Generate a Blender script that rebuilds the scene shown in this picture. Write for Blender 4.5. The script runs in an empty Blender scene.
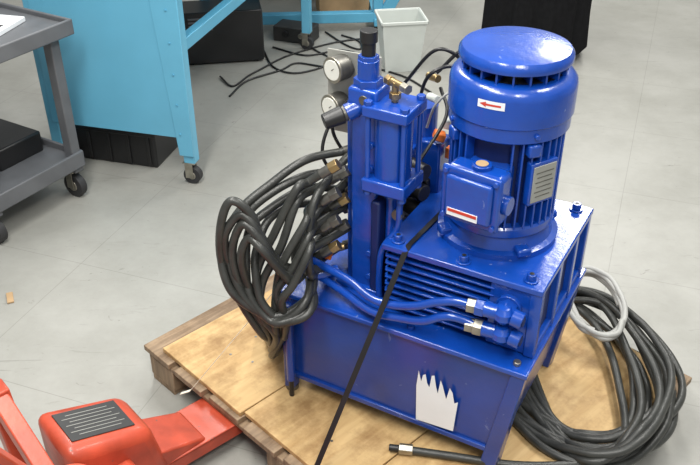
import bpy, bmesh, math, random
from mathutils import Vector, Matrix, Euler
random.seed(7)
scene = bpy.context.scene
R = math.radians

# ------------------------------------------------------------ materials
def new_mat(name):
    m = bpy.data.materials.new(name); m.use_nodes = True
    nt = m.node_tree
    return m, nt, nt.nodes["Principled BSDF"]

def simple(name, col, rough=.5, metal=0, coat=0, var=.12, scale=12, bump=0.0, bscale=80, spec=.5, chips=None, cpos=.70):
    m, nt, b = new_mat(name)
    tc = nt.nodes.new("ShaderNodeTexCoord")
    n = nt.nodes.new("ShaderNodeTexNoise"); n.inputs["Scale"].default_value = scale
    n.inputs["Detail"].default_value = 5
    r = nt.nodes.new("ShaderNodeValToRGB")
    r.color_ramp.elements[0].position = .3; r.color_ramp.elements[1].position = .7
    r.color_ramp.elements[0].color = [c*(1-var) for c in col]+[1]
    r.color_ramp.elements[1].color = [min(1, c*(1+var)) for c in col]+[1]
    nt.links.new(tc.outputs["Object"], n.inputs["Vector"])
    nt.links.new(n.outputs["Fac"], r.inputs["Fac"])
    out = r.outputs["Color"]
    if chips:
        n4 = nt.nodes.new("ShaderNodeTexNoise"); n4.inputs["Scale"].default_value = 34
        n4.inputs["Detail"].default_value = 6; n4.inputs["Distortion"].default_value = .8
        r4 = nt.nodes.new("ShaderNodeValToRGB")
        r4.color_ramp.elements[0].position = cpos; r4.color_ramp.elements[0].color = (0, 0, 0, 1)
        r4.color_ramp.elements[1].position = cpos+.03; r4.color_ramp.elements[1].color = (1, 1, 1, 1)
        mx = nt.nodes.new("ShaderNodeMixRGB"); mx.inputs[2].default_value = (*chips, 1)
        nt.links.new(tc.outputs["Object"], n4.inputs["Vector"]); nt.links.new(n4.outputs["Fac"], r4.inputs["Fac"])
        nt.links.new(r4.outputs[0], mx.inputs[0]); nt.links.new(out, mx.inputs[1]); out = mx.outputs[0]
    nt.links.new(out, b.inputs["Base Color"])
    b.inputs["Roughness"].default_value = rough
    b.inputs["Metallic"].default_value = metal
    b.inputs["Coat Weight"].default_value = coat
    b.inputs["Coat Roughness"].default_value = .16
    b.inputs["Specular IOR Level"].default_value = spec
    if bump:
        n2 = nt.nodes.new("ShaderNodeTexNoise"); n2.inputs["Scale"].default_value = bscale
        n2.inputs["Detail"].default_value = 3
        bp = nt.nodes.new("ShaderNodeBump"); bp.inputs["Strength"].default_value = bump
        bp.inputs["Distance"].default_value = .002
        nt.links.new(tc.outputs["Object"], n2.inputs["Vector"])
        nt.links.new(n2.outputs["Fac"], bp.inputs["Height"])
        nt.links.new(bp.outputs["Normal"], b.inputs["Normal"])
    return m

BLUE = simple("blue_enamel", (.004, .054, .345), .25, 0, .45, .18, 9, .6, 50, .55, (.13, .19, .42))
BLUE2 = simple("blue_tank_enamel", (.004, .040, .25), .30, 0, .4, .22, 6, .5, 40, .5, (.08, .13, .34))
BLUED = simple("blue_shadowed_core", (.002, .012, .085), .5)  # darker copy of the blue, with shade put into the colour
STEEL = simple("zinc_steel", (.36, .34, .29), .38, .9, 0, .3, 30)
STEELD = simple("dull_steel", (.16, .155, .14), .42, .8, 0, .3, 30)
BRASS = simple("brass", (.38, .27, .13), .38, .9)
BLACK = simple("black_plastic", (.012, .012, .013), .4)
RUBBER = simple("hose_rubber", (.034, .035, .032), .38, 0, 0, .25, 25, .3, 200)
GREYP = simple("grey_plate", (.34, .34, .31), .45, .3)
WHITE = simple("white_paper", (.74, .77, .80), .7, 0, 0, .04)
LABEL = simple("label_black", (.03, .03, .03), .5)
REDL = simple("label_red", (.55, .05, .03), .5)
CYAN = simple("cyan_powdercoat", (.13, .43, .62), .42, 0, .1, .05, 5)
CYAND = simple("cyan_frame_coat", (.10, .38, .57), .45, 0, .1, .06, 5)
CARTG = simple("cart_grey_steel", (.12, .125, .135), .5, .1, 0, .15, 8)
CASTG = simple("caster_rubber", (.025, .025, .027), .6)
BINM = simple("bin_plastic", (.56, .59, .56), .5, 0, 0, .04)
CLOTH = simple("black_cloth", (.009, .009, .010), .95, 0, 0, .2, 40, 0, 80, .15)
RED = simple("jack_red_paint", (.46, .065, .030), .42, 0, .15, .25, 14, .3, 60, .5, (.18, .08, .06))
ORANGE = simple("orange_plastic", (.85, .20, .03), .45)
CARD = simple("cardboard", (.42, .28, .15), .8)
GHOSE = simple("grey_tubing", (.38, .38, .36), .45)
PLASTICBAND = simple("pale_strapping", (.62, .58, .48), .3)
GLASS = simple("gauge_face", (.70, .70, .64), .15, 0, .8, .03)

def wood(name, c1, c2, rot=0, scale=6, stretch=(1, 14, 1), stain=(.55, .48, .41)):
    m, nt, b = new_mat(name)
    tc = nt.nodes.new("ShaderNodeTexCoord"); mp = nt.nodes.new("ShaderNodeMapping")
    mp.inputs["Scale"].default_value = stretch; mp.inputs["Rotation"].default_value = (0, 0, rot)
    n = nt.nodes.new("ShaderNodeTexNoise"); n.inputs["Scale"].default_value = scale
    n.inputs["Detail"].default_value = 8; n.inputs["Distortion"].default_value = .6
    n2 = nt.nodes.new("ShaderNodeTexNoise"); n2.inputs["Scale"].default_value = 6
    n2.inputs["Detail"].default_value = 10; n2.inputs["Roughness"].default_value = .7
    r = nt.nodes.new("ShaderNodeValToRGB")
    r.color_ramp.elements[0].position = .3; r.color_ramp.elements[1].position = .68
    r.color_ramp.elements[0].color = (*c1, 1); r.color_ramp.elements[1].color = (*c2, 1)
    r2 = nt.nodes.new("ShaderNodeValToRGB")
    r2.color_ramp.elements[0].position = .34; r2.color_ramp.elements[1].position = .54
    r2.color_ramp.elements[0].color = (*stain, 1); r2.color_ramp.elements[1].color = (1, 1, 1, 1)
    mx = nt.nodes.new("ShaderNodeMixRGB"); mx.blend_type = 'MULTIPLY'; mx.inputs[0].default_value = 1
    nt.links.new(tc.outputs["Object"], mp.inputs["Vector"]); nt.links.new(mp.outputs[0], n.inputs["Vector"])
    nt.links.new(tc.outputs["Object"], n2.inputs["Vector"])
    nt.links.new(n.outputs["Fac"], r.inputs["Fac"]); nt.links.new(n2.outputs["Fac"], r2.inputs["Fac"])
    nt.links.new(r.outputs[0], mx.inputs[1]); nt.links.new(r2.outputs[0], mx.inputs[2])
    nt.links.new(mx.outputs[0], b.inputs["Base Color"])
    b.inputs["Roughness"].default_value = .65
    return m
PLY = wood("plywood", (.45, .28, .115), (.62, .43, .205), 0, 4, (9, 1, 1))
PALW = wood("weathered_pallet_wood", (.17, .115, .07), (.34, .24, .15), 0, 6, (10, 1, 1))

def floor_mat():
    m, nt, b = new_mat("vinyl_tile_floor")
    N = nt.nodes.new; L = nt.links.new
    tc = N("ShaderNodeTexCoord"); mp = N("ShaderNodeMapping")
    mp.inputs["Rotation"].default_value = (0, 0, R(20))
    L(tc.outputs["Object"], mp.inputs["Vector"])
    br = N("ShaderNodeTexBrick"); br.offset = 0
    br.inputs["Scale"].default_value = 1
    br.inputs["Brick Width"].default_value = .61; br.inputs["Row Height"].default_value = .61
    br.inputs["Mortar Size"].default_value = .0018; br.inputs["Mortar Smooth"].default_value = .4
    br.inputs["Color1"].default_value = (.350, .347, .322, 1)
    br.inputs["Color2"].default_value = (.360, .357, .332, 1)
    br.inputs["Mortar"].default_value = (.28, .278, .255, 1)
    L(mp.outputs[0], br.inputs["Vector"])
    n = N("ShaderNodeTexNoise"); n.inputs["Scale"].default_value = 1.3; n.inputs["Detail"].default_value = 12
    n.inputs["Roughness"].default_value = .74
    L(tc.outputs["Object"], n.inputs["Vector"])
    r = N("ShaderNodeValToRGB")
    r.color_ramp.elements[0].position = .34; r.color_ramp.elements[1].position = .62
    r.color_ramp.elements[0].color = (.76, .76, .74, 1); r.color_ramp.elements[1].color = (1.0, 1.0, 1.0, 1)
    L(n.outputs["Fac"], r.inputs["Fac"])
    mx = N("ShaderNodeMixRGB"); mx.blend_type = 'MULTIPLY'; mx.inputs[0].default_value = 1
    L(br.outputs["Color"], mx.inputs[1]); L(r.outputs[0], mx.inputs[2])
    out = mx.outputs[0]
    for i, (sc, rt, st, dk) in enumerate(((1.8, 35, 6, .74), (1.1, 118, 12, .66), (2.0, 70, 4, .78), (2.6, 160, 9, .70), (9.0, 20, 1.3, .62))):
        mp2 = N("ShaderNodeMapping"); mp2.inputs["Rotation"].default_value = (0, 0, R(rt))
        mp2.inputs["Scale"].default_value = (1, st, 1); mp2.inputs["Location"].default_value = (i*3.1, i*1.7, 0)
        L(tc.outputs["Object"], mp2.inputs["Vector"])
        n3 = N("ShaderNodeTexNoise"); n3.inputs["Scale"].default_value = sc*1.8; n3.inputs["Detail"].default_value = 7
        n3.inputs["Distortion"].default_value = 1.8; n3.inputs["Roughness"].default_value = .6
        L(mp2.outputs[0], n3.inputs["Vector"])
        r3 = N("ShaderNodeValToRGB"); cr = r3.color_ramp
        cr.elements[0].position = .66; cr.elements[0].color = (1, 1, 1, 1)
        cr.elements[1].position = .76; cr.elements[1].color = (dk, dk, dk*.98, 1)
        L(n3.outputs["Fac"], r3.inputs["Fac"])
        m2 = N("ShaderNodeMixRGB"); m2.blend_type = 'MULTIPLY'; m2.inputs[0].default_value = 1
        L(out, m2.inputs[1]); L(r3.outputs[0], m2.inputs[2]); out = m2.outputs[0]
    L(out, b.inputs["Base Color"])
    b.inputs["Roughness"].default_value = .40
    b.inputs["Specular IOR Level"].default_value = .35
    return m
FLOOR = floor_mat()
WALL = simple("wall_paint", (.50, .50, .46), .8)

# ------------------------------------------------------------ geometry helpers
def empty(name, loc=(0, 0, 0), rz=0):
    e = bpy.data.objects.new(name, None); scene.collection.objects.link(e)
    e.location = loc; e.rotation_euler = (0, 0, rz); e.empty_display_size = .1
    return e

def add(name, bm, mat, parent=None, loc=(0, 0, 0), rot=(0, 0, 0), bevel=0, segs=2, smooth=False, angle=40):
    me = bpy.data.meshes.new(name)
    bmesh.ops.recalc_face_normals(bm, faces=bm.faces)
    bm.to_mesh(me); bm.free()
    ob = bpy.data.objects.new(name, me); scene.collection.objects.link(ob)
    if mat: me.materials.append(mat)
    ob.location = loc; ob.rotation_euler = rot
    if parent: ob.parent = parent
    if bevel:
        md = ob.modifiers.new("bevel", 'BEVEL'); md.width = bevel; md.segments = segs
        md.limit_method = 'ANGLE'; md.angle_limit = R(35)
    if smooth or bevel:
        me.polygons.foreach_set("use_smooth", [True]*len(me.polygons))
        me.set_sharp_from_angle(angle=R(angle))
    return ob

def box(name, parent, mat, c, s, bevel=.003, rot=(0, 0, 0)):
    bm = bmesh.new(); bmesh.ops.create_cube(bm, size=1)
    bmesh.ops.scale(bm, vec=s, verts=bm.verts)
    return add(name, bm, mat, parent, c, rot, bevel)

def box2(name, parent, mat, lo, hi, bevel=.003):
    c = [(a+b)/2 for a, b in zip(lo, hi)]; s = [b-a for a, b in zip(lo, hi)]
    return box(name, parent, mat, c, s, bevel)

def cyl(name, parent, mat, p0, p1, r, r2=None, n=32, bevel=.0015):
    p0, p1 = Vector(p0), Vector(p1); d = p1-p0
    bm = bmesh.new()
    bmesh.ops.create_cone(bm, cap_ends=True, segments=n, radius1=r, radius2=r if r2 is None else r2, depth=d.length)
    q = d.to_track_quat('Z', 'Y')
    ob = add(name, bm, mat, parent, (p0+p1)/2, q.to_euler(), bevel, 2)
    return ob

def lathe(name, parent, mat, prof, loc=(0, 0, 0), n=64, rot=(0, 0, 0)):
    bm = bmesh.new(); rings = []
    for r, z in prof:
        if r < 1e-5: rings.append([bm.verts.new((0, 0, z))])
        else: rings.append([bm.verts.new((r*math.cos(2*math.pi*i/n), r*math.sin(2*math.pi*i/n), z)) for i in range(n)])
    for a, b in zip(rings, rings[1:]):
        for i in range(n):
            j = (i+1) % n
            if len(a) == 1 and len(b) == 1: continue
            if len(a) == 1: bm.faces.new((a[0], b[i], b[j]))
            elif len(b) == 1: bm.faces.new((a[i], b[0], a[j]))
            else: bm.faces.new((a[i], b[i], b[j], a[j]))
    return add(name, bm, mat, parent, loc, rot, 0, smooth=True, angle=35)

def hexa(name, parent, mat, p0, p1, r):
    return cyl(name, parent, mat, p0, p1, r, None, 6, .001)

def cr(points, sub=10):
    P = [Vector(p) for p in points]; P = [P[0]*2-P[1]]+P+[P[-1]*2-P[-2]]
    out = []
    for i in range(1, len(P)-2):
        for k in range(sub):
            t = k/sub
            a, b, c, d = P[i-1], P[i], P[i+1], P[i+2]
            out.append(.5*((2*b)+(c-a)*t+(2*a-5*b+4*c-d)*t*t+(3*b-a-3*c+d)*t**3))
    out.append(P[-2]); return out

def tubes(name, mat, paths, r, parent=None, sub=10, res=5):
    cu = bpy.data.curves.new(name, 'CURVE'); cu.dimensions = '3D'
    cu.bevel_depth = r; cu.bevel_resolution = res; cu.use_fill_caps = True
    for pts in paths:
        q = cr(pts, sub) if sub > 1 else [Vector(p) for p in pts]
        s = cu.splines.new('POLY'); s.points.add(len(q)-1)
        for sp, v in zip(s.points, q): sp.co = (*v, 1)
        s.use_smooth = True
    cu.materials.append(mat)
    ob = bpy.data.objects.new(name, cu); scene.collection.objects.link(ob)
    if parent: ob.parent = parent
    return ob

def polymesh(name, parent, mat, verts, faces, bevel=0, **k):
    bm = bmesh.new(); vs = [bm.verts.new(v) for v in verts]
    for f in faces: bm.faces.new([vs[i] for i in f])
    return add(name, bm, mat, parent, bevel=bevel, **k)

HEX = [(0, 3, 2, 1), (4, 5, 6, 7), (0, 1, 5, 4), (1, 2, 6, 5), (2, 3, 7, 6), (3, 0, 4, 7)]
def frustum(name, parent, mat, lo, hi, z0, z1, bevel=.004):
    (x0, y0, x1, y1), (X0, Y0, X1, Y1) = lo, hi
    v = [(x0, y0, z0), (x1, y0, z0), (x1, y1, z0), (x0, y1, z0), (X0, Y0, z1), (X1, Y0, z1), (X1, Y1, z1), (X0, Y1, z1)]
    return polymesh(name, parent, mat, v, HEX, bevel)

def beam(name, parent, mat, p0, p1, w, h=None, bevel=.004):
    h = h or w; p0, p1 = Vector(p0), Vector(p1); d = p1-p0
    bm = bmesh.new(); bmesh.ops.create_cube(bm, size=1)
    bmesh.ops.scale(bm, vec=(w, h, d.length), verts=bm.verts)
    return add(name, bm, mat, parent, (p0+p1)/2, d.to_track_quat('Z', 'Y').to_euler(), bevel)

# ------------------------------------------------------------ room
bm = bmesh.new(); bmesh.ops.create_grid(bm, x_segments=1, y_segments=1, size=1)
bmesh.ops.scale(bm, vec=(6, 6, 1), verts=bm.verts)
add("floor", bm, FLOOR, loc=(0, 3.5, 0))
box("wall_back", None, WALL, (0, 9.55, 1.6), (12, .1, 3.2), 0)
box("wall_left", None, WALL, (-6.05, 3.5, 1.6), (.1, 12, 3.2), 0)
box("wall_right", None, WALL, (6.05, 3.5, 1.6), (.1, 12, 3.2), 0)

# ------------------------------------------------------------ pallet
pal = empty("wooden_pallet", (.181, 1.888, 0), R(-45))
for i, x in enumerate((-.545, 0, .545)):
    for j, y in enumerate((-.455, 0, .455)):
        box(f"block_{i}{j}", pal, PALW, (x, y, .055), (.12, .11, .074), .003)
for j, y in enumerate((-.455, 0, .455)):
    box(f"cross_board_{j}", pal, PALW, (0, y, .099), (1.21, .11, .014), .002)
for i, x in enumerate((-.545, 0, .545)):
    box(f"bottom_board_{i}", pal, PALW, (x, 0, .009), (.11, 1.02, .018), .002)
for i in range(8):
    box(f"deck_board_{i}", pal, PALW, (-.553+i*.158, random.uniform(-.006, .006), .1155), (.128, 1.03, .019), .002)
for i, (x, w) in enumerate(((-.355, .372), (.028, .389), (.405, .360))):
    box(f"plywood_plank_{i}", pal, PLY, (x, -.004+.006*(i % 2), .1325), (w, .985, .015), .002, (0, 0, R(-1.0+.3*i)))
for i in range(14):
    x = random.uniform(-.45, .5); y = random.uniform(-.45, .45)
    cyl(f"nail_{i}", pal, STEELD, (x, y, .139), (x, y, .1405), .004, n=10, bevel=0)

# ------------------------------------------------------------ hydraulic power unit
U = empty("hydraulic_power_unit", (.40, 1.44, 0), R(-29))
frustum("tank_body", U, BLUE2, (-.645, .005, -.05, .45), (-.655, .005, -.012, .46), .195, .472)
box2("tank_lid", U, BLUE, (-.668, -.008, .468), (.004, .475, .482), .003)
for nm, y0, y1 in (("front", -.004, .03), ("rear", .43, .465)):
    polymesh(f"corner_strut_{nm}", U, BLUE2,
         [(-.085, y0, .142), (-.045, y0, .142), (-.04, y1, .142), (-.085, y1, .142),
          (-.035, y0, .469), (.0, y0, .469), (.0, y1, .469), (-.035, y1, .469)], HEX, .002)
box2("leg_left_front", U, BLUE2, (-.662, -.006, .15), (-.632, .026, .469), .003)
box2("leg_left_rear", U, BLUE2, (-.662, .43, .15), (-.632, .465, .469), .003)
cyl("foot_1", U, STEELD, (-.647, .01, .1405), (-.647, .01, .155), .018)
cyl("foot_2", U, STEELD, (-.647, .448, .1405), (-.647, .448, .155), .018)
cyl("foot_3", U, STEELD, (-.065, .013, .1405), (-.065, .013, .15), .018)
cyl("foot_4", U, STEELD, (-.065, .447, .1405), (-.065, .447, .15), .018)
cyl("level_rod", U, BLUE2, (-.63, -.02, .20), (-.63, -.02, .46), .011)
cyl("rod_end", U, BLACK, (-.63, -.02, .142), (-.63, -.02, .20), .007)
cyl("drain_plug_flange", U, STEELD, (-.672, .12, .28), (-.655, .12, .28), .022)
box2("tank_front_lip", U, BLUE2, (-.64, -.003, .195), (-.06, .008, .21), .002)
box2("pump_housing", U, BLUE, (-.36, .10, .482), (-.022, .445, .665), .006)
box2("louvre_shade_front", U, BLUED, (-.362, .092, .484), (-.12, .102, .662), .001)  # dark backing plate; shade behind the fins is put into its colour
box2("louvre_shade_left", U, BLUED, (-.366, .10, .484), (-.358, .44, .662), .001)  # same painted shade behind the left fins
for i in range(8):
    z = .497+i*.0205
    box2(f"housing_fin_{i}", U, BLUE, (-.392, .056, z), (-.115, .10, z+.0055), .0015)
    box2(f"housing_fin_left_{i}", U, BLUE, (-.396, .065, z), (-.36, .43, z+.0055), .0015)
box2("housing_corner_post", U, BLUE, (-.385, .07, .482), (-.362, .092, .665), .003)
box2("housing_front_pad", U, BLUE, (-.125, .058, .485), (-.015, .102, .665), .004)
box2("housing_top_plate", U, BLUE, (-.400, .05, .663), (-.002, .455, .679), .003)
for i, y in enumerate((.065, .20, .33, .435)):
    box2(f"housing_side_rib_{i}", U, BLUE, (-.03, y-.012, .484), (-.003, y+.012, .664), .003)
box2("housing_side_shade", U, BLUED, (-.026, .08, .505), (-.019, .43, .660), .001)  # dark panel painting in the shade between the side ribs
box2("housing_side_rail", U, BLUE, (-.03, .06, .484), (-.006, .44, .505), .003)
for i, (x, y) in enumerate(((-.37, .08), (-.04, .08), (-.04, .425), (-.37, .425), (-.2, .075))):
    cyl(f"washer_{i}", U, BLUE, (x, y, .679), (x, y, .683), .017)
    cyl(f"plate_bolt_{i}", U, BLUE, (x, y, .683), (x, y, .698), .011)
    hexa(f"bolt_socket_{i}", U, BLACK, (x, y, .698), (x, y, .6985), .006)
cyl("tank_bolt_1", U, STEEL, (-.03, .02, .482), (-.03, .02, .492), .009)
cyl("tank_bolt_2", U, STEEL, (-.635, .1, .482), (-.635, .1, .492), .009)
cyl("tank_bolt_3", U, BLUE, (-.3, .02, .482), (-.3, .02, .492), .009)

# ---- motor
M = empty("electric_motor", (-.186, .25, 0)); M.parent = U
lathe("motor_base", M, BLUE, [(0, .679), (.144, .679), (.144, .694), (.130, .698), (.124, .715), (.112, .735), (.108, .74), (0, .74)])
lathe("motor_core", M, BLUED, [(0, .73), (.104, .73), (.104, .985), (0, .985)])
lathe("motor_end_ring", M, BLUE, [(.1, .728), (.125, .728), (.129, .733), (.129, .752), (.125, .757), (.1, .757)])
nf = 36
for i in range(nf):
    a = 2*math.pi*(i+.5)/nf
    d = math.degrees(a) % 360
    if 248 < d < 292: continue
    box(f"motor_fin_{i}", M, BLUE, (.114*math.cos(a), .114*math.sin(a), .865), (.029, .0050, .235), .0015, (0, 0, a))
lathe("fan_shroud", M, BLUE, [(.105, .972), (.133, .972), (.136, .975), (.136, 1.005), (.1400, 1.009), (.1400, 1.068),
                              (.1375, 1.082), (.129, 1.092), (.117, 1.097), (.100, 1.098), (.09, 1.095), (.0, 1.09)])
lathe("fan_gap_shade", M, BLACK, [(0, 1.094), (.106, 1.0995), (.108, 1.0995)])  # black disc; the shade of the gap under the cap is its colour
for i in range(20):
    a = 2*math.pi*i/20
    box(f"grille_rib_{i}", M, BLUE, (.088*math.cos(a), .088*math.sin(a), 1.108), (.054, .005, .026), .001, (0, 0, a))
lathe("fan_cap", M, BLUE, [(0, 1.122), (.119, 1.120), (.1235, 1.122), (.1245, 1.128), (.1235, 1.137), (.117, 1.145), (.09, 1.149), (.04, 1.150), (0, 1.150)])
for i in range(4):
    a = R(45+90*i)
    cyl(f"shroud_screw_{i}", M, BLUE, (.134*math.cos(a), .134*math.sin(a), .99), (.143*math.cos(a), .143*math.sin(a), .99), .006)
    box(f"motor_lug_{i}", M, BLUE, (.120*math.cos(a), .120*math.sin(a), .955), (.04, .03, .03), .005, (0, 0, a))
    box(f"base_lug_{i}", M, BLUE, (.130*math.cos(a), .130*math.sin(a), .70), (.045, .035, .02), .005, (0, 0, a))
a = R(-30)
box("nameplate_pad", M, BLUE, (.122*math.cos(a), .122*math.sin(a), .870), (.02, .075, .105), .003, (0, 0, a))
box("nameplate", M, GREYP, (.133*math.cos(a), .133*math.sin(a), .870), (.003, .064, .090), .001, (0, 0, a))
for k in range(6):
    c = Vector((.135*math.cos(a), .135*math.sin(a), .839+k*.012))
    box(f"nameplate_text_{k}", M, STEELD, c, (.0008, .05 if k % 2 else .042, .0018), 0, (0, 0, a))
def arrow(name, ang, z, r, mat, pts):
    vs = [(r*math.cos(ang+x/r), r*math.sin(ang+x/r), z+y) for x, y in pts]
    polymesh(name, M, mat, vs, [tuple(range(len(vs)))])
def patch(name, mat, ang0, z0, w, h, r, n=8):
    v = []; f = []
    for i in range(n+1):
        t = ang0+(i/n-.5)*w/r
        v += [(r*math.cos(t), r*math.sin(t), z0-h/2), (r*math.cos(t), r*math.sin(t), z0+h/2)]
    for i in range(n): f.append((2*i, 2*i+2, 2*i+3, 2*i+1))
    polymesh(name, M, mat, v, f)
patch("arrow_sticker", WHITE, R(-89), 1.060, .060, .018, .1407)
patch("arrow_shaft", REDL, R(-87), 1.060, .034, .0045, .1412)
arrow("arrow_head", R(-95), 1.060, .1413, REDL, [(-.011, 0), (.004, -.006), (.004, .006)])
T = empty("terminal_box", (0, -.153, .862)); T.parent = M; T.rotation_euler = (0, 0, R(-6))
box("box_neck", T, BLUE, (0, .035, 0), (.10, .06, .10), .006)
box("box_body", T, BLUE, (0, -.01, 0), (.135, .06, .125), .012)
box("box_lid_rim", T, BLUE, (0, -.042, 0), (.142, .012, .132), .006)
box("box_lid", T, BLUE, (0, -.053, 0), (.112, .014, .10), .009)
for i, (x, z) in enumerate(((-.06, -.055), (.06, -.055), (-.06, .055), (.06, .055))):
    cyl(f"lid_screw_{i}", T, BLUE, (x, -.046, z), (x, -.054, z), .0065)
cyl("conduit_boss", T, BLUE, (.005, -.01, .058), (.005, -.01, .072), .022)
cyl("conduit_plug", T, CARD, (.005, -.01, .072), (.005, -.01, .0735), .014)
cyl("side_boss", T, BLUE, (.06, -.01, -.01), (.08, -.01, -.01), .022)
cyl("side_boss_left", T, BLUE, (-.06, -.01, 0), (-.08, -.01, 0), .020)
box("warning_label", T, WHITE, (-.008, -.0612, -.036), (.074, .0015, .018), 0)
box("warning_label_band", T, REDL, (-.008, -.0622, -.032), (.070, .001, .007), 0)

# ---- manifold column
C = empty("manifold_column", (-.49, .14, 0)); C.parent = U
box2("column_plate", C, BLUE, (-.022, -.035, .482), (.045, .012, 1.0), .004)
box2("column_flange", C, BLUE, (-.045, -.015, .482), (-.018, .03, .99), .004)
box2("column_foot", C, BLUE, (-.06, -.05, .482), (.06, .04, .497), .003)
box2("column_head", C, BLUE, (-.03, -.04, .985), (.045, .03, 1.035), .006)
hexa("valve_hex", C, BLUE, (.005, -.005, 1.033), (.005, -.005, 1.052), .034)
cyl("valve_barrel", C, BLUE, (.005, -.005, 1.05), (.005, -.005, 1.095), .025)
hexa("valve_locknut", C, BLUE, (.005, -.005, 1.09), (.005, -.005, 1.105), .024)
cyl("valve_adjuster", C, BLACK, (.005, -.005, 1.10), (.005, -.005, 1.15), .016)
cyl("valve_cap", C, BLACK, (.005, -.005, 1.135), (.005, -.005, 1.162), .020)
cyl("valve_badge_disc", C, STEELD, (.012, -.042, 1.01), (.012, -.036, 1.01), .012)
cyl("knob_stem", C, BLUE, (-.005, -.02, .985), (-.030, -.045, .972), .021)
cyl("knob_collar", C, STEELD, (-.030, -.045, .972), (-.036, -.052, .970), .018)
cyl("knob", C, BLACK, (-.036, -.052, .970), (-.066, -.085, .958), .022, .018)
for i, z in enumerate((.9, .84, .6, .53)):
    cyl(f"column_screw_{i}", C, BLUE, (.03, -.034, z), (.03, -.042, z), .008)
A = empty("tie_rod_cylinder", (-.412, .125, 0)); A.parent = U
box2("end_plate_top", A, BLUE, (-.056, -.055, .985), (.056, .055, 1.012), .004)
box2("end_plate_bottom", A, BLUE, (-.056, -.055, .795), (.056, .055, .828), .004)
lathe("barrel", A, BLUE, [(0, .82), (.044, .82), (.044, .99), (0, .99)])
for i, (x, y) in enumerate(((-.045, -.042), (.045, -.042), (.045, .042), (-.045, .042))):
    cyl(f"tie_rod_{i}", A, BLUE, (x, y, .80), (x, y, 1.01), .0065)
    hexa(f"tie_nut_{i}", A, BLUE, (x, y, 1.012), (x, y, 1.022), .011)
    hexa(f"tie_nut_low_{i}", A, BLUE, (x, y, .785), (x, y, .795), .011)
cyl("brass_port", A, BRASS, (.0, 0, 1.012), (.0, 0, 1.06), .008)
hexa("brass_hex", A, BRASS, (.0, 0, 1.02), (.0, 0, 1.035), .014)
cyl("brass_tee", A, BRASS, (-.022, .012, 1.055), (.03, -.012, 1.055), .009)
hexa("brass_tee_nut", A, STEEL, (.022, -.008, 1.055), (.04, -.017, 1.055), .012)
hexa("brass_tee_nut_b", A, BRASS, (-.028, .015, 1.055), (-.014, .008, 1.055), .012)
cyl("drop_pipe", A, BLUE, (.0, .0, .62), (.0, .0, .80), .014)
hexa("drop_nut", A, BLUE, (.0, .0, .77), (.0, .0, .79), .024)
box2("valve_block_low", A, BLUED, (-.04, -.035, .5), (.0-.015, .06, .76), .006)
cyl("flange_knob", A, STEELD, (.03, -.02, .74), (.03, -.035, .74), .014)
tubes("drain_pipe", BLUE, [[(.03, -.02, .80), (.035, -.03, .76), (.03, -.03, .70), (.0, -.045, .64), (-.01, -.04, .55), (-.01, -.035, .49)]], .008, A)

# gauge bracket
G = empty("gauge_panel", (-.60, .27, 0)); G.parent = U
box("panel_plate", G, GREYP, (.005, .0, .935), (.145, .004, .22), .002, (0, 0, R(4)))
for i, (x, z) in enumerate(((-.022, 1.005), (-.030, .905))):
    cyl(f"gauge_{i}_case", G, STEELD, (x, 0, z), (x-.012, -.04, z), .032)
    cyl(f"gauge_{i}_rim", G, STEEL, (x-.011, -.036, z), (x-.0125, -.041, z), .033)
    cyl(f"gauge_{i}_face", G, GLASS, (x-.012, -.04, z), (x-.0126, -.0425, z), .026)
    cyl(f"gauge_{i}_needle", G, LABEL, (x-.013, -.0435, z), (x+.004, -.0435, z+.014), .001, n=6, bevel=0)
for i, (x, z) in enumerate(((.065, 1.03), (-.055, .84), (.065, .84))):
    cyl(f"panel_screw_{i}", G, STEELD, (x, .0, z), (x, -.008, z), .006)
box2("panel_post", G, BLUE, (.02, .01, .482), (.05, .03, 1.0), .003)
V = empty("valve_stack", (-.47, .33, 0)); V.parent = U
box2("stack_base", V, BLUE, (-.08, -.07, .482), (.03, .11, .60), .005)
for k, (z, m) in enumerate(((.625, STEELD), (.675, BLUE), (.725, STEELD), (.775, BLUE))):
    box2(f"stack_layer_{k}", V, m, (-.06, -.05, z-.025), (.02, .09, z+.022), .004)
for k in range(3):
    cyl(f"solenoid_{k}", V, BLACK, (-.02, -.05, .64+k*.06), (-.02, -.12, .64+k*.06), .022)
    cyl(f"solenoid_side_{k}", V, BLACK, (.02, -.03, .64+k*.06), (.075, -.05, .64+k*.06), .022)
    box(f"din_connector_{k}", V, BLACK if k != 1 else ORANGE, (.05, -.0+k*.03, .70+k*.05), (.035, .03, .035), .004)
cyl("filter_bowl", V, BLUE, (.02, .05, .79), (.02, .05, .90), .035)
box("orange_plug", V, ORANGE, (.085, .0, .845), (.03, .03, .022), .004, (0, .3, .5))
box("orange_plug_2", V, ORANGE, (.105, .03, .79), (.02, .025, .03), .004)
box("grey_connector", V, BINM, (.10, .03, .87), (.028, .028, .026), .004)
cyl("pale_fitting", V, BINM, (.04, .03, .93), (.075, .0, .94), .010)
cyl("pale_fitting_b", V, BRASS, (.03, .04, .98), (.065, .02, .985), .010)
box2("blue_bracket", V, BLUE, (.03, .0, .48), (.09, .07, .82), .005)
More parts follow.
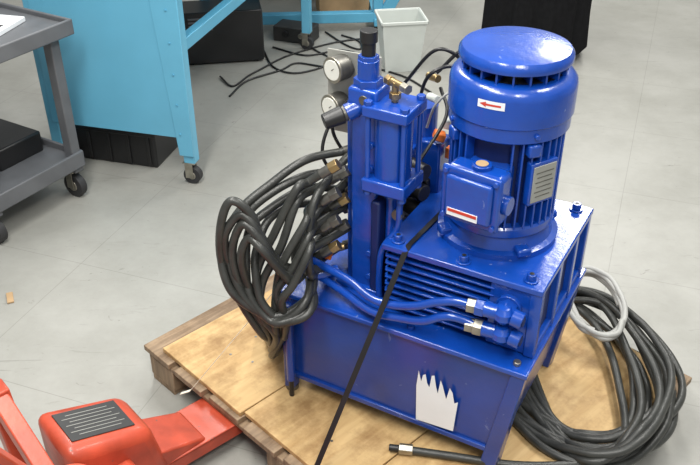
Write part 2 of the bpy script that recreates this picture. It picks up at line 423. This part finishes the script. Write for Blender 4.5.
tubes("control_tubing", BLACK, [
    [(.02, .0, .90), (.07, -.05, 1.02), (.12, .0, 1.03), (.14, .05, .92), (.10, .08, .80), (.04, .05, .72)],
    [(-.03, .02, .95), (.06, .02, 1.06), (.13, .06, 1.0), (.13, .08, .86), (.06, .06, .70)],
    [(.06, .02, 1.0), (.12, .05, 1.06), (.17, .10, .98), (.16, .12, .86), (.09, .09, .74)],
    [(.0, -.10, .66), (.04, -.15, .70), (.07, -.10, .80), (.10, .0, .90), (.06, .05, .95)],
    [(-.02, -.12, .76), (.03, -.16, .72), (.08, -.1, .64), (.03, -.02, .56)],
    [(-.1, -.1, .75), (-.14, -.14, .86), (-.12, -.14, .93), (-.06, -.05, .94)],
    [(-.1, -.12, .70), (-.16, -.16, .80), (-.15, -.10, .90), (-.08, -.04, .96), (-.02, -.03, .90)]], .0045, V)
tubes("sensor_wire", GHOSE, [[(.05, .0, .86), (.09, -.04, .95), (.13, .0, .98), (.15, .06, .90), (.13, .1, .7)]], .003, V)

# front pipes
tubes("return_pipe", BLUE, [
    [(-.12, .018, .612), (-.18, .012, .612), (-.23, .006, .598), (-.28, .0, .572), (-.34, .0, .552), (-.40, .0, .552), (-.47, .02, .565), (-.55, .035, .57), (-.60, .04, .575)],
    [(-.12, .018, .555), (-.17, .01, .568), (-.21, .004, .565), (-.26, .0, .535), (-.32, .0, .52), (-.40, .0, .512), (-.5, .03, .52), (-.6, .05, .53)]], .0105, U)
for k, z in enumerate((.612, .556)):
    hexa(f"pipe_nut_{k}", U, STEEL, (-.160, .013, z), (-.14, .016, z), .018)
    hexa(f"pipe_nut_b_{k}", U, STEEL if k else BLUE, (-.14, .016, z), (-.12, .018, z), .021)
    cyl(f"elbow_body_{k}", U, BLUE, (-.125, .018, z), (-.075, .02, z), .018)
    lathe(f"elbow_ball_{k}", U, BLUE, [(0, -.024), (.014, -.02), (.023, -.008), (.023, .008), (.014, .02), (0, .024)], (-.075, .02, z), 24)
    hexa(f"elbow_nut_{k}", U, BLUE, (-.075, .02, z), (-.075, .05, z), .025)
    cyl(f"elbow_flange_{k}", U, BLUE, (-.075, .045, z), (-.075, .06, z), .030)
    cyl(f"elbow_outer_{k}", U, BLUE, (-.055, .02, z), (-.030, .02, z-.004), .020)
    cyl(f"elbow_cap_{k}", U, BLUED, (-.030, .02, z-.004), (-.027, .02, z-.004), .012)

# torn paper sheet on tank front
allp = [(-.262, .216), (-.160, .224), (-.154, .326), (-.163, .318), (-.170, .350), (-.178, .362), (-.185, .322), (-.190, .338),
        (-.197, .362), (-.203, .376), (-.208, .330), (-.214, .352), (-.220, .384), (-.227, .380), (-.231, .340), (-.238, .352),
        (-.243, .378), (-.250, .372), (-.254, .350), (-.262, .382), (-.266, .330)]
polymesh("torn_paper_label", U, WHITE, [(x, -.005, z) for x, z in allp], [tuple(range(len(allp)))])

# manifold port fittings
ports = []
for k in range(7):
    z = .62+k*.038; y = .075+.045*(k % 2)
    p0 = Vector((-.53, y, z)); dr = Vector((-.7, -.35, -.55)).normalized()
    hexa(f"port_nut_{k}", U, STEELD if k % 3 else BRASS, p0, p0+dr*.024, .0155)
    cyl(f"port_ferrule_{k}", U, STEELD, p0+dr*.022, p0+dr*.052, .0125)
    ports.append(p0+dr*.05)
rports = []
for k in range(6):
    z = .56+k*.056
    p0 = Vector((-.53, .20, z)); dr = Vector((-.8, -.3, -.35)).normalized()
    hexa(f"port_rear_nut_{k}", U, BRASS if k % 2 else STEELD, p0-dr*.02, p0+dr*.03, .015)
    cyl(f"port_rear_ferrule_{k}", U, STEELD, p0+dr*.03, p0+dr*.055, .0125)
    box(f"port_rear_block_{k}", U, BLUE if k % 2 else BLACK, (-.50, .22, z), (.06, .07, .04), .004)
    rports.append(p0+dr*.05)
cyl("relief_cartridge", U, BLUE, (-.53, .07, .545), (-.575, .03, .54), .016)
hexa("relief_nut", U, STEELD, (-.555, .055, .543), (-.568, .042, .541), .02)
box("red_tag", U, ORANGE, (-.565, .085, .575), (.018, .018, .028), .002, (0, .3, .4))
box("red_tag_2", U, REDL, (-.59, .03, .60), (.012, .012, .03), .002, (0, .5, .4))
cyl("brass_nipple", U, BRASS, (-.53, .1, .60), (-.56, .07, .595), .010)

# ------------------------------------------------------------ hose bundle
def L2W(a, b, z): return Vector((.40+a*.8746+b*.4848, 1.44-a*.4848+b*.8746, z))
rnd = random.Random(11)
paths = []
def jit(p, s=.011): return (p[0]+rnd.uniform(-s, s), p[1]+rnd.uniform(-s, s), p[2]+rnd.uniform(-s, s))
for i in range(5):   # drooping family
    s = L2W(*ports[6-i]); e = L2W(*(ports[6-i]+Vector((-.03, -.015, -.024)))); j = i*.026
    paths.append([s, e]+[jit(p) for p in [(-.125+i*.010, 1.735-j*.4, .785-j*1.3), (-.180+i*.010, 1.715-j*.5, .685-j*.95), (-.222+i*.016, 1.70-j*.4, .575-j*.5),
                  (-.236+i*.021, 1.69-j*.2, .475-j*.2), (-.205+i*.010, 1.71, .385-i*.004)]]+[(-.205+i*.01, 1.80, .30), (-.22+.012*i, 1.93, .20), (-.20+i*.02, 2.05, .16)])
for i in range(4):   # looped family
    pp = ports[1] if i == 0 else (ports[0] if i == 1 else rports[i-2])
    s = L2W(*pp); e = L2W(*(pp+Vector((-.03, -.012, -.022)))); j = i*.029
    paths.append([s, e]+[jit(p, .008) for p in [(-.135, 1.72-j*.4, .585-j*.3), (-.195+i*.010, 1.69-j*.4, .640-j*.3), (-.232+i*.012, 1.68-j*.4, .750-j*.8), (-.270+i*.010, 1.68-j*.3, .790-j*.9),
                  (-.306+i*.015, 1.68-j*.2, .715-j*.8), (-.304+i*.020, 1.69-j*.2, .60-j*.6), (-.265+i*.018, 1.69, .49-j*.3), (-.220+i*.014, 1.70, .385)]]
                  +[(-.215, 1.78, .30-i*.02), (-.24+i*.02, 1.90, .20), (-.26+i*.03, 2.02, .16)])
lowp = [(-.575, .03, .54), (-.60, .05, .555), (-.60, .035, .53), (-.615, .07, .55)]
for i, rp in enumerate((5, 4, 3, 2)):   # returning loops
    s = L2W(*rports[rp]); j = i*.030
    paths.append([s]+[jit(p, .009) for p in [(-.115, 1.82, .825-j*1.3), (-.20, 1.77, .785-j), (-.268+j*.4, 1.73, .735-j), (-.312+j*.9, 1.70, .655-j*.7), (-.295+j*.9, 1.67, .555-j*.3),
                  (-.235+j*.6, 1.65, .485-j*.2), (-.165, 1.65-j*.2, .480-j*.2), (-.10, 1.68-j*.2, .525-j*.3)]]+[L2W(*lowp[i])])
for i in range(4):
    paths.append([L2W(-.56+.01*i, .20-.02*i, .82-.06*i), jit((-.075-.012*i, 1.76-.01*i, .765-.05*i), .008), jit((-.105-.014*i, 1.72, .66-.03*i), .01), jit((-.095-.01*i, 1.70, .575)), L2W(-.60+.015*i, .05, .515+.012*i)])
tubes("hydraulic_hose_bundle", RUBBER, paths, .0104)

# ------------------------------------------------------------ hose coil
HC = empty("hydraulic_hose_coil", (.63, 1.83, 0))
coil = []
def coilpath(rx, ry, z0, cx, cy, a0, a1, n=20):
    pts = []; ph = rnd.uniform(0, 6.28); ph2 = rnd.uniform(0, 6.28)
    for k in range(n+1):
        f = k/n; t = R(a0+(a1-a0)*f)
        zz = .154+(z0-.154)*max(0, min(1, 5*f-1.0, 3.2*(1-f)+.25))
        w = 1+.045*math.sin(2*t+ph)+.03*math.sin(5*t+ph2)
        pts.append((cx+rx*w*math.cos(t), cy+ry*w*math.sin(t), zz+rnd.uniform(0, .004)))
    return pts
for k, (rx, ry, z, a0, a1) in enumerate(((.225, .34, .154, -178, 110), (.20, .335, .180, -175, 112), (.255, .32, .176, -172, 95), (.170, .31, .154, -178, 100),
                                         (.215, .29, .202, -170, 120), (.140, .29, .176, -172, 90), (.19, .34, .220, -174, 100), (.245, .34, .222, -172, 80), (.160, .35, .204, -176, 95), (.27, .34, .154, -174, 90), (.12, .33, .182, -178, 80))):
    coil.append(coilpath(rx, ry, z, .03-.003*k, -.005, a0, a1))
tubes("coil_loops", RUBBER, coil, .0110, HC)
tail = [[(.21, -.19, .18), (.17, -.25, .168), (.10, -.31, .156), (.02, -.345, .154), (-.08, -.362, .153), (-.22, -.362, .153), (-.38, -.332, .153), (-.47, -.315, .153)],
        [(.24, -.14, .19), (.19, -.25, .178), (.11, -.33, .158), (.03, -.372, .154), (-.05, -.395, .153), (-.14, -.425, .153)]]
tubes("coil_tail", RUBBER, tail, .0105, HC)
hexa("tail_nut", HC, STEEL, (-.47, -.315, .155), (-.505, -.31, .155), .0148)
cyl("tail_nipple", HC, BLACK, (-.505, -.31, .155), (-.53, -.306, .155), .009)
def ring(rx, ry, z, cx, cy, tilt, turns=1.9):
    return [(cx+rx*math.cos(t)+rnd.uniform(-.004, .004), cy+ry*math.sin(t)+rnd.uniform(-.004, .004), z+tilt*math.sin(t)+.008*t/6.28)
            for t in [2*math.pi*turns*k/26 for k in range(27)]]
tubes("grey_return_line", GHOSE, [ring(.075, .13, .240, .10, .17, .02), ring(.085, .12, .250, .095, .175, .03, 1.7)], .0085, HC)

# ------------------------------------------------------------ straps
def strap(name, mat, pts, w, th=.0012, side=(1, 0, 0)):
    bm = bmesh.new(); P = [Vector(p) for p in pts]; s = Vector(side).normalized()*w/2
    rows = [(bm.verts.new(p-s), bm.verts.new(p+s)) for p in P]
    for a, b in zip(rows, rows[1:]): bm.faces.new((a[0], a[1], b[1], b[0]))
    ob = add(name, bm, mat)
    md = ob.modifiers.new("solid", 'SOLIDIFY'); md.thickness = th
    return ob
strap("black_steel_strap", BLACK, [(.31, 1.95, .681), (.235, 1.825, .682), (.139, 1.668, .682), (.130, 1.648, .677), (-.092, 1.445, .142)], .016, side=(.8, -.5, .25))
strap("pallet_strap", PLASTICBAND, [(-.19, 1.80, .47), (-.205, 1.785, .45), (-.445, 1.745, .1425), (-.47, 1.735, .141)], .010, side=(.3, .9, 0))

# ------------------------------------------------------------ pallet jack
J = empty("pallet_jack", (-.575, 1.540, 0), R(41))
FR = -.43
def fork(nm, y):
    box2(nm+"_top", J, RED, (.02, y-.075, .078), (1.05, y+.075, .088), .003)
    box2(nm+"_side_a", J, RED, (.02, y-.075, .045), (1.05, y-.067, .086), .002)
    box2(nm+"_side_b", J, RED, (.02, y+.067, .045), (1.05, y+.075, .086), .002)
    cyl(nm+"_roller", J, CASTG, (.93, y-.04, .041), (.93, y+.04, .041), .04)
fork("fork_left", .0); fork("fork_right", FR)
for nm, y in (("left", 0), ("right", FR)):
    v = [(-.18, y-.10, .05), (.08, y-.092, .05), (.08, y+.092, .05), (-.18, y+.10, .05),
         (-.18, y-.096, .315), (.04, y-.088, .245), (.04, y+.088, .245), (-.18, y+.096, .315)]
    polymesh(f"root_housing_{nm}", J, RED, v, HEX, .032, segs=4)
    v = [(.03, y-.078, .06), (.20, y-.07, .06), (.20, y+.07, .06), (.03, y+.078, .06), (.03, y-.078, .150), (.19, y-.065, .094), (.19, y+.065, .094), (.03, y+.078, .150)]
    polymesh(f"root_ramp_{nm}", J, RED, v, HEX, .006)
sl = math.atan2(.07, .22)
def onplate(x): return .315-(x+.18)*.07/.22
box("instruction_plate", J, LABEL, (-.07, .0, onplate(-.07)+.002), (.165, .112, .003), .001, (0, sl, 0))
for k in range(7):
    box(f"plate_text_{k}", J, GREYP, (-.07, -.039+k*.013, onplate(-.07)+.0038), (.14 if k % 2 else .11, .0018, .0008), 0, (0, sl, 0))
box2("cross_frame", J, RED, (-.17, FR-.03, .10), (-.03, -.05, .20), .015)
cyl("pump", J, RED, (-.22, -.215, .08), (-.22, -.215, .36), .055)
cyl("steer_wheel_a", J, CASTG, (-.22, -.285, .085), (-.22, -.235, .085), .085)
cyl("steer_wheel_b", J, CASTG, (-.22, -.195, .085), (-.22, -.145, .085), .085)
beam("frame_upright", J, RED, (-.235, .045, .10), (-.255, .045, .47), .05, .05)
beam("frame_brace", J, RED, (-.255, .045, .45), (-.245, -.2, .34), .04, .04)
beam("handle_bar", J, RED, (-.24, -.215, .32), (-.62, -.215, 1.10), .04, .03)
cyl("handle_grip", J, BLACK, (-.62, -.335, 1.10), (-.62, -.095, 1.10), .018)

# ------------------------------------------------------------ cyan workbench (end-on)
def caster(parent, nm, x, y, h=.10, r=.038):
    cyl(nm+"_wheel", parent, CASTG, (x, y-.016, r), (x, y+.016, r), r)
    cyl(nm+"_hub", parent, STEEL, (x, y-.018, r), (x, y+.018, r), r*.45)
    box(nm+"_fork_a", parent, STEEL, (x-.008, y-.021, (r+h)/2), (.035, .003, h-r+.02), .001)
    box(nm+"_fork_b", parent, STEEL, (x-.008, y+.021, (r+h)/2), (.035, .003, h-r+.02), .001)
    box(nm+"_plate", parent, STEEL, (x-.004, y, h), (.055, .055, .006), .001)
B = empty("workbench", (-.667, 3.17, 0), R(-15))
for k, (x, y) in enumerate(((0, 0), (-.62, 0), (0, 1.62), (-.62, 1.62))):
    box2(f"leg_{k}", B, CYAN, (x-.025, y-.025, .10), (x+.025, y+.025, .86), .004)
    caster(B, f"caster_{k}", x, y)
box2("end_panel", B, CYAN, (-.615, -.032, .22), (-.02, -.024, .85), .002)
polymesh("leg_gusset", B, CYAN, [(.027, -.036, .14), (-.035, -.036, .14), (-.09, -.036, .86), (.03, -.036, .86), (.027, -.026, .14), (-.035, -.026, .14), (-.09, -.026, .86), (.03, -.026, .86)],
         [(0, 1, 2, 3), (4, 7, 6, 5), (0, 4, 5, 1), (1, 5, 6, 2), (2, 6, 7, 3), (3, 7, 4, 0)], .002)
for k in range(5):
    cyl(f"gusset_bolt_{k}", B, CYAND, (-.02, -.036, .24+k*.13), (-.02, -.040, .24+k*.13), .005)
box2("side_rail", B, CYAND, (-.02, 0, .58), (.02, 1.62, .63), .003)
box2("side_rail_left", B, CYAND, (-.64, 0, .58), (-.60, 1.62, .63), .003)
box2("rear_rail", B, CYAND, (-.6, 1.60, .30), (0, 1.64, .35), .003)
box2("bench_top", B, CYAN, (-.68, -.06, .86), (.06, 1.70, .90), .005)
K = empty("storage_crate", (-1.02, 3.48, 0), R(-15))
box2("crate_body", K, BLACK, (-.22, -.14, .0), (.22, .14, .16), .01)
box2("crate_rim", K, BLACK, (-.23, -.15, .15), (.23, .15, .175), .005)
for k in range(5):
    box2(f"crate_rib_{k}", K, BLACK, (-.2+k*.095, -.147, .01), (-.185+k*.095, -.13, .15), .002)

B2 = empty("rear_workbench", (-.25, 5.05, 0), R(4))
box2("foot_beam", B2, CYAND, (-.55, -.03, .05), (.50, .03, .11), .004)
for k, x in enumerate((-.5, .42)):
    box2(f"upright_{k}", B2, CYAND, (x-.03, -.03, .11), (x+.03, .03, .82), .004)
    box2(f"side_foot_{k}", B2, CYAND, (x-.025, -.05, .03), (x+.025, .75, .075), .004)
    box2(f"rear_upright_{k}", B2, CYAND, (x-.03, .70, .06), (x+.03, .76, .82), .004)
    cyl(f"leveler_{k}", B2, BLACK, (x, 0, .0), (x, 0, .05), .02)
    cyl(f"leveler_rear_{k}", B2, BLACK, (x, .7, .0), (x, .7, .05), .02)
box2("bench_top", B2, CYAN, (-.60, -.1, .82), (.55, .80, .86), .004)
box2("cable_shelf", B2, BLACK, (-.48, .5, .10), (.40, .68, .40), .004)
polymesh("diagonal_brace", B2, CYAND, [(.42, -.04, .10), (.50, -.04, .10), (.72, -.04, .5), (.64, -.04, .5), (.42, -.01, .10), (.50, -.01, .10), (.72, -.01, .5), (.64, -.01, .5)],
         [(0, 1, 2, 3), (4, 7, 6, 5), (0, 4, 5, 1), (1, 5, 6, 2), (2, 6, 7, 3), (3, 7, 4, 0)], .003)
PC = empty("computer_tower", (-.72, 4.62, 0), R(10))
box2("case", PC, BLACK, (-.22, -.12, .01), (.22, .10, .30), .006)
box2("front_bezel", PC, LABEL, (.215, -.11, .02), (.225, .09, .29), .003)
for k in range(4):
    box2(f"drive_bay_{k}", PC, CARTG, (-.18, -.124, .2+k*.02), (-.05, -.118, .21+k*.02), .001)
    box2(f"case_foot_{k}", PC, BLACK, (-.2+.36*(k % 2), -.1+.16*(k//2), 0), (-.17+.36*(k % 2), -.08+.16*(k//2), .012), .001)
CB = empty("cardboard_carton", (-.05, 5.40, 0), R(8))
box2("carton_body", CB, CARD, (-.16, -.1, .0), (.16, .12, .2), .003)
box2("carton_tape", CB, PLASTICBAND, (-.161, -.02, .198), (.161, .03, .2015), 0)
box2("carton_flap", CB, CARD, (-.16, -.16, .19), (.16, -.1, .194), .001)
PS = empty("power_supply", (-.32, 4.90, 0), R(-20))
box2("supply_case", PS, LABEL, (-.12, -.07, 0), (.12, .07, .09), .006)
cyl("supply_knob", PS, STEEL, (.06, -.07, .05), (.06, -.085, .05), .015)
cyl("supply_socket", PS, BLACK, (-.04, -.07, .05), (-.04, -.078, .05), .02)
tubes("power_cables", BLACK, [
    [(-.62, 4.05, .006), (-.55, 4.25, .006), (-.38, 4.40, .006), (-.30, 4.50, .006), (-.15, 4.45, .006), (.0, 4.40, .006), (.10, 4.20, .006), (.16, 4.0, .006), (.12, 3.8, .006)],
    [(-.45, 4.75, .006), (-.25, 4.62, .006), (-.05, 4.70, .006), (.1, 4.58, .006), (.12, 4.46, .006), (.3, 4.30, .006), (.42, 4.1, .006)],
    [(-.70, 4.30, .01), (-.62, 4.18, .006), (-.55, 4.32, .006), (-.50, 4.40, .006), (-.35, 4.62, .006), (-.1, 4.82, .006), (.10, 4.9, .006)],
    [(-.30, 4.82, .03), (-.2, 4.70, .006), (-.1, 4.52, .006), (-.28, 4.36, .006), (-.42, 4.44, .006), (-.5, 4.7, .006)],
    [(-.15, 5.0, .008), (-.02, 4.78, .006), (.06, 4.72, .006), (.05, 4.85, .006), (-.05, 4.95, .006)]], .0055)
# waste bin
W = empty("waste_bin", (.275, 4.46, 0), R(8))
def binwall(z0, z1, w0, d0, w1, d1, th):
    v = []
    for (w, d, z) in ((w0, d0, z0), (w1, d1, z1), (w1-th, d1-th, z1), (w0-th, d0-th, z0+.005)):
        v += [(-w, -d, z), (w, -d, z), (w, d, z), (-w, d, z)]
    f = [(0, 3, 2, 1), (12, 13, 14, 15)]
    for r in range(3):
        for i in range(4):
            j = (i+1) % 4; f.append((r*4+i, r*4+j, (r+1)*4+j, (r+1)*4+i))
    return v, f
v, f = binwall(0, .29, .092, .075, .120, .11, .004)
polymesh("bin_body", W, BINM, v, f, .012)
for k, (x0, y0, x1, y1) in enumerate(((-.128, -.118, .128, -.108), (-.128, .108, .128, .118), (-.128, -.118, -.118, .118), (.118, -.118, .128, .118))):
    box2(f"bin_rim_{k}", W, BINM, (x0, y0, .278), (x1, y1, .295), .003)

# black draped cloth over a small stand
D = empty("draped_black_cloth", (1.06, 4.74, 0), R(-38))
bm = bmesh.new(); n = 240; zs = [.78, .76, .66, .52, .38, .25, .14, .05]
rows = []
for kz, z in enumerate(zs):
    t = kz/(len(zs)-1); row = []
    for i in range(n):
        a = 2*math.pi*i/n
        ca, sa = math.cos(a), math.sin(a)
        p = 3.0
        rr = 1/((abs(ca/.29)**p+abs(sa/.20)**p)**(1/p))
        rr *= .97+.06*t + .055*t*math.sin(a*8+.7+.8*t)+.035*t*math.sin(a*15+1.9)+.02*t*math.sin(a*29)
        zz = z + (.035*math.sin(a*3+1)+.02*math.sin(a*7))*t
        row.append(bm.verts.new((rr*ca, rr*sa, zz)))
    rows.append(row)
for a, b in zip(rows, rows[1:]):
    for i in range(n):
        j = (i+1) % n; bm.faces.new((a[i], b[i], b[j], a[j]))
bm.faces.new(rows[0])
add("cloth_skirt", bm, CLOTH, D, smooth=True, angle=70)
for k, (x, y) in enumerate(((-.18, -.11), (.18, -.11), (.18, .11), (-.18, .11))):
    cyl(f"stand_leg_{k}", D, STEELD, (x, y, 0), (x, y, .75), .014)

# ------------------------------------------------------------ utility cart (left)
K2 = empty("utility_cart", (-1.085, 3.06, 0), R(-30.7))
def tray(nm, z, h, o):
    box2(nm+"_deck", K2, CARTG, (-.80-o, -.46-o, z), (o, o, z+.012), .004)
    box2(nm+"_rim_front", K2, CARTG, (-.80-o, -.465-o, z-.03), (o, -.452-o, z+h), .005)
    box2(nm+"_rim_back", K2, CARTG, (-.80-o, -.008+o, z-.03), (o, .005+o, z+h), .005)
    box2(nm+"_rim_right", K2, CARTG, (-.008+o, -.465-o, z-.03), (.006+o, .005+o, z+h), .005)
    box2(nm+"_rim_left", K2, CARTG, (-.806-o, -.465-o, z-.03), (-.792-o, .005+o, z+h), .005)
tray("top_tray", .72, .03, .035); tray("bottom_tray", .17, .04, 0)
for k, (x, y) in enumerate(((-.025, -.025), (-.025, -.435), (-.775, -.435), (-.775, -.025))):
    box2(f"post_{k}", K2, CARTG, (x-.022, y-.022, .12), (x+.022, y+.022, .725), .004)
    caster(K2, f"caster_{k}", x-.02, y+.0, .12, .05)
box("manual_book", K2, WHITE, (-.22, -.17, .742), (.26, .20, .018), .002, (0, 0, .3))
box("manual_text", K2, LABEL, (-.17, -.17, .7515), (.12, .02, .0008), 0, (0, 0, .3))
box("black_case", K2, BLACK, (-.40, -.15, .225), (.45, .22, .09), .008)

box("cardboard_scrap", None, CARD, (-1.18, 2.35, .004), (.022, .06, .006), .001, (0, 0, .4))

# ------------------------------------------------------------ lights
def area(name, loc, size, power, col=(1, .98, .93), rot=(0, 0, 0)):
    l = bpy.data.lights.new(name, 'AREA'); l.shape = 'RECTANGLE'; l.size = size[0]; l.size_y = size[1]
    l.energy = power; l.color = col
    o = bpy.data.objects.new(name, l); scene.collection.objects.link(o); o.location = loc; o.rotation_euler = rot
area("fluorescent_light", (-.7, 1.2, 3.0), (.3, 2.0), 90)
area("fluorescent_light.001", (1.5, 2.4, 3.0), (.3, 2.0), 66)
area("fluorescent_light.002", (-.8, 4.4, 3.0), (.3, 2.0), 66)
area("fluorescent_light.003", (1.8, 5.6, 3.0), (.3, 2.0), 76)
area("added_front_light", (.45, -.4, 3.0), (.3, 1.2), 60)  # added near the camera for shading, not an observed fixture
w = bpy.data.worlds.new("workshop_ambient"); scene.world = w; w.use_nodes = True
w.node_tree.nodes["Background"].inputs[0].default_value = (.95, .98, 1, 1)
w.node_tree.nodes["Background"].inputs[1].default_value = .52
scene.view_settings.view_transform = 'Standard'

# ------------------------------------------------------------ camera
cd = bpy.data.cameras.new("camera"); cd.lens = 43.7; cd.sensor_width = 36
co = bpy.data.objects.new("camera", cd); scene.collection.objects.link(co)
co.location = (0, 0, 1.8); co.rotation_euler = (R(57), 0, 0)
scene.camera = co
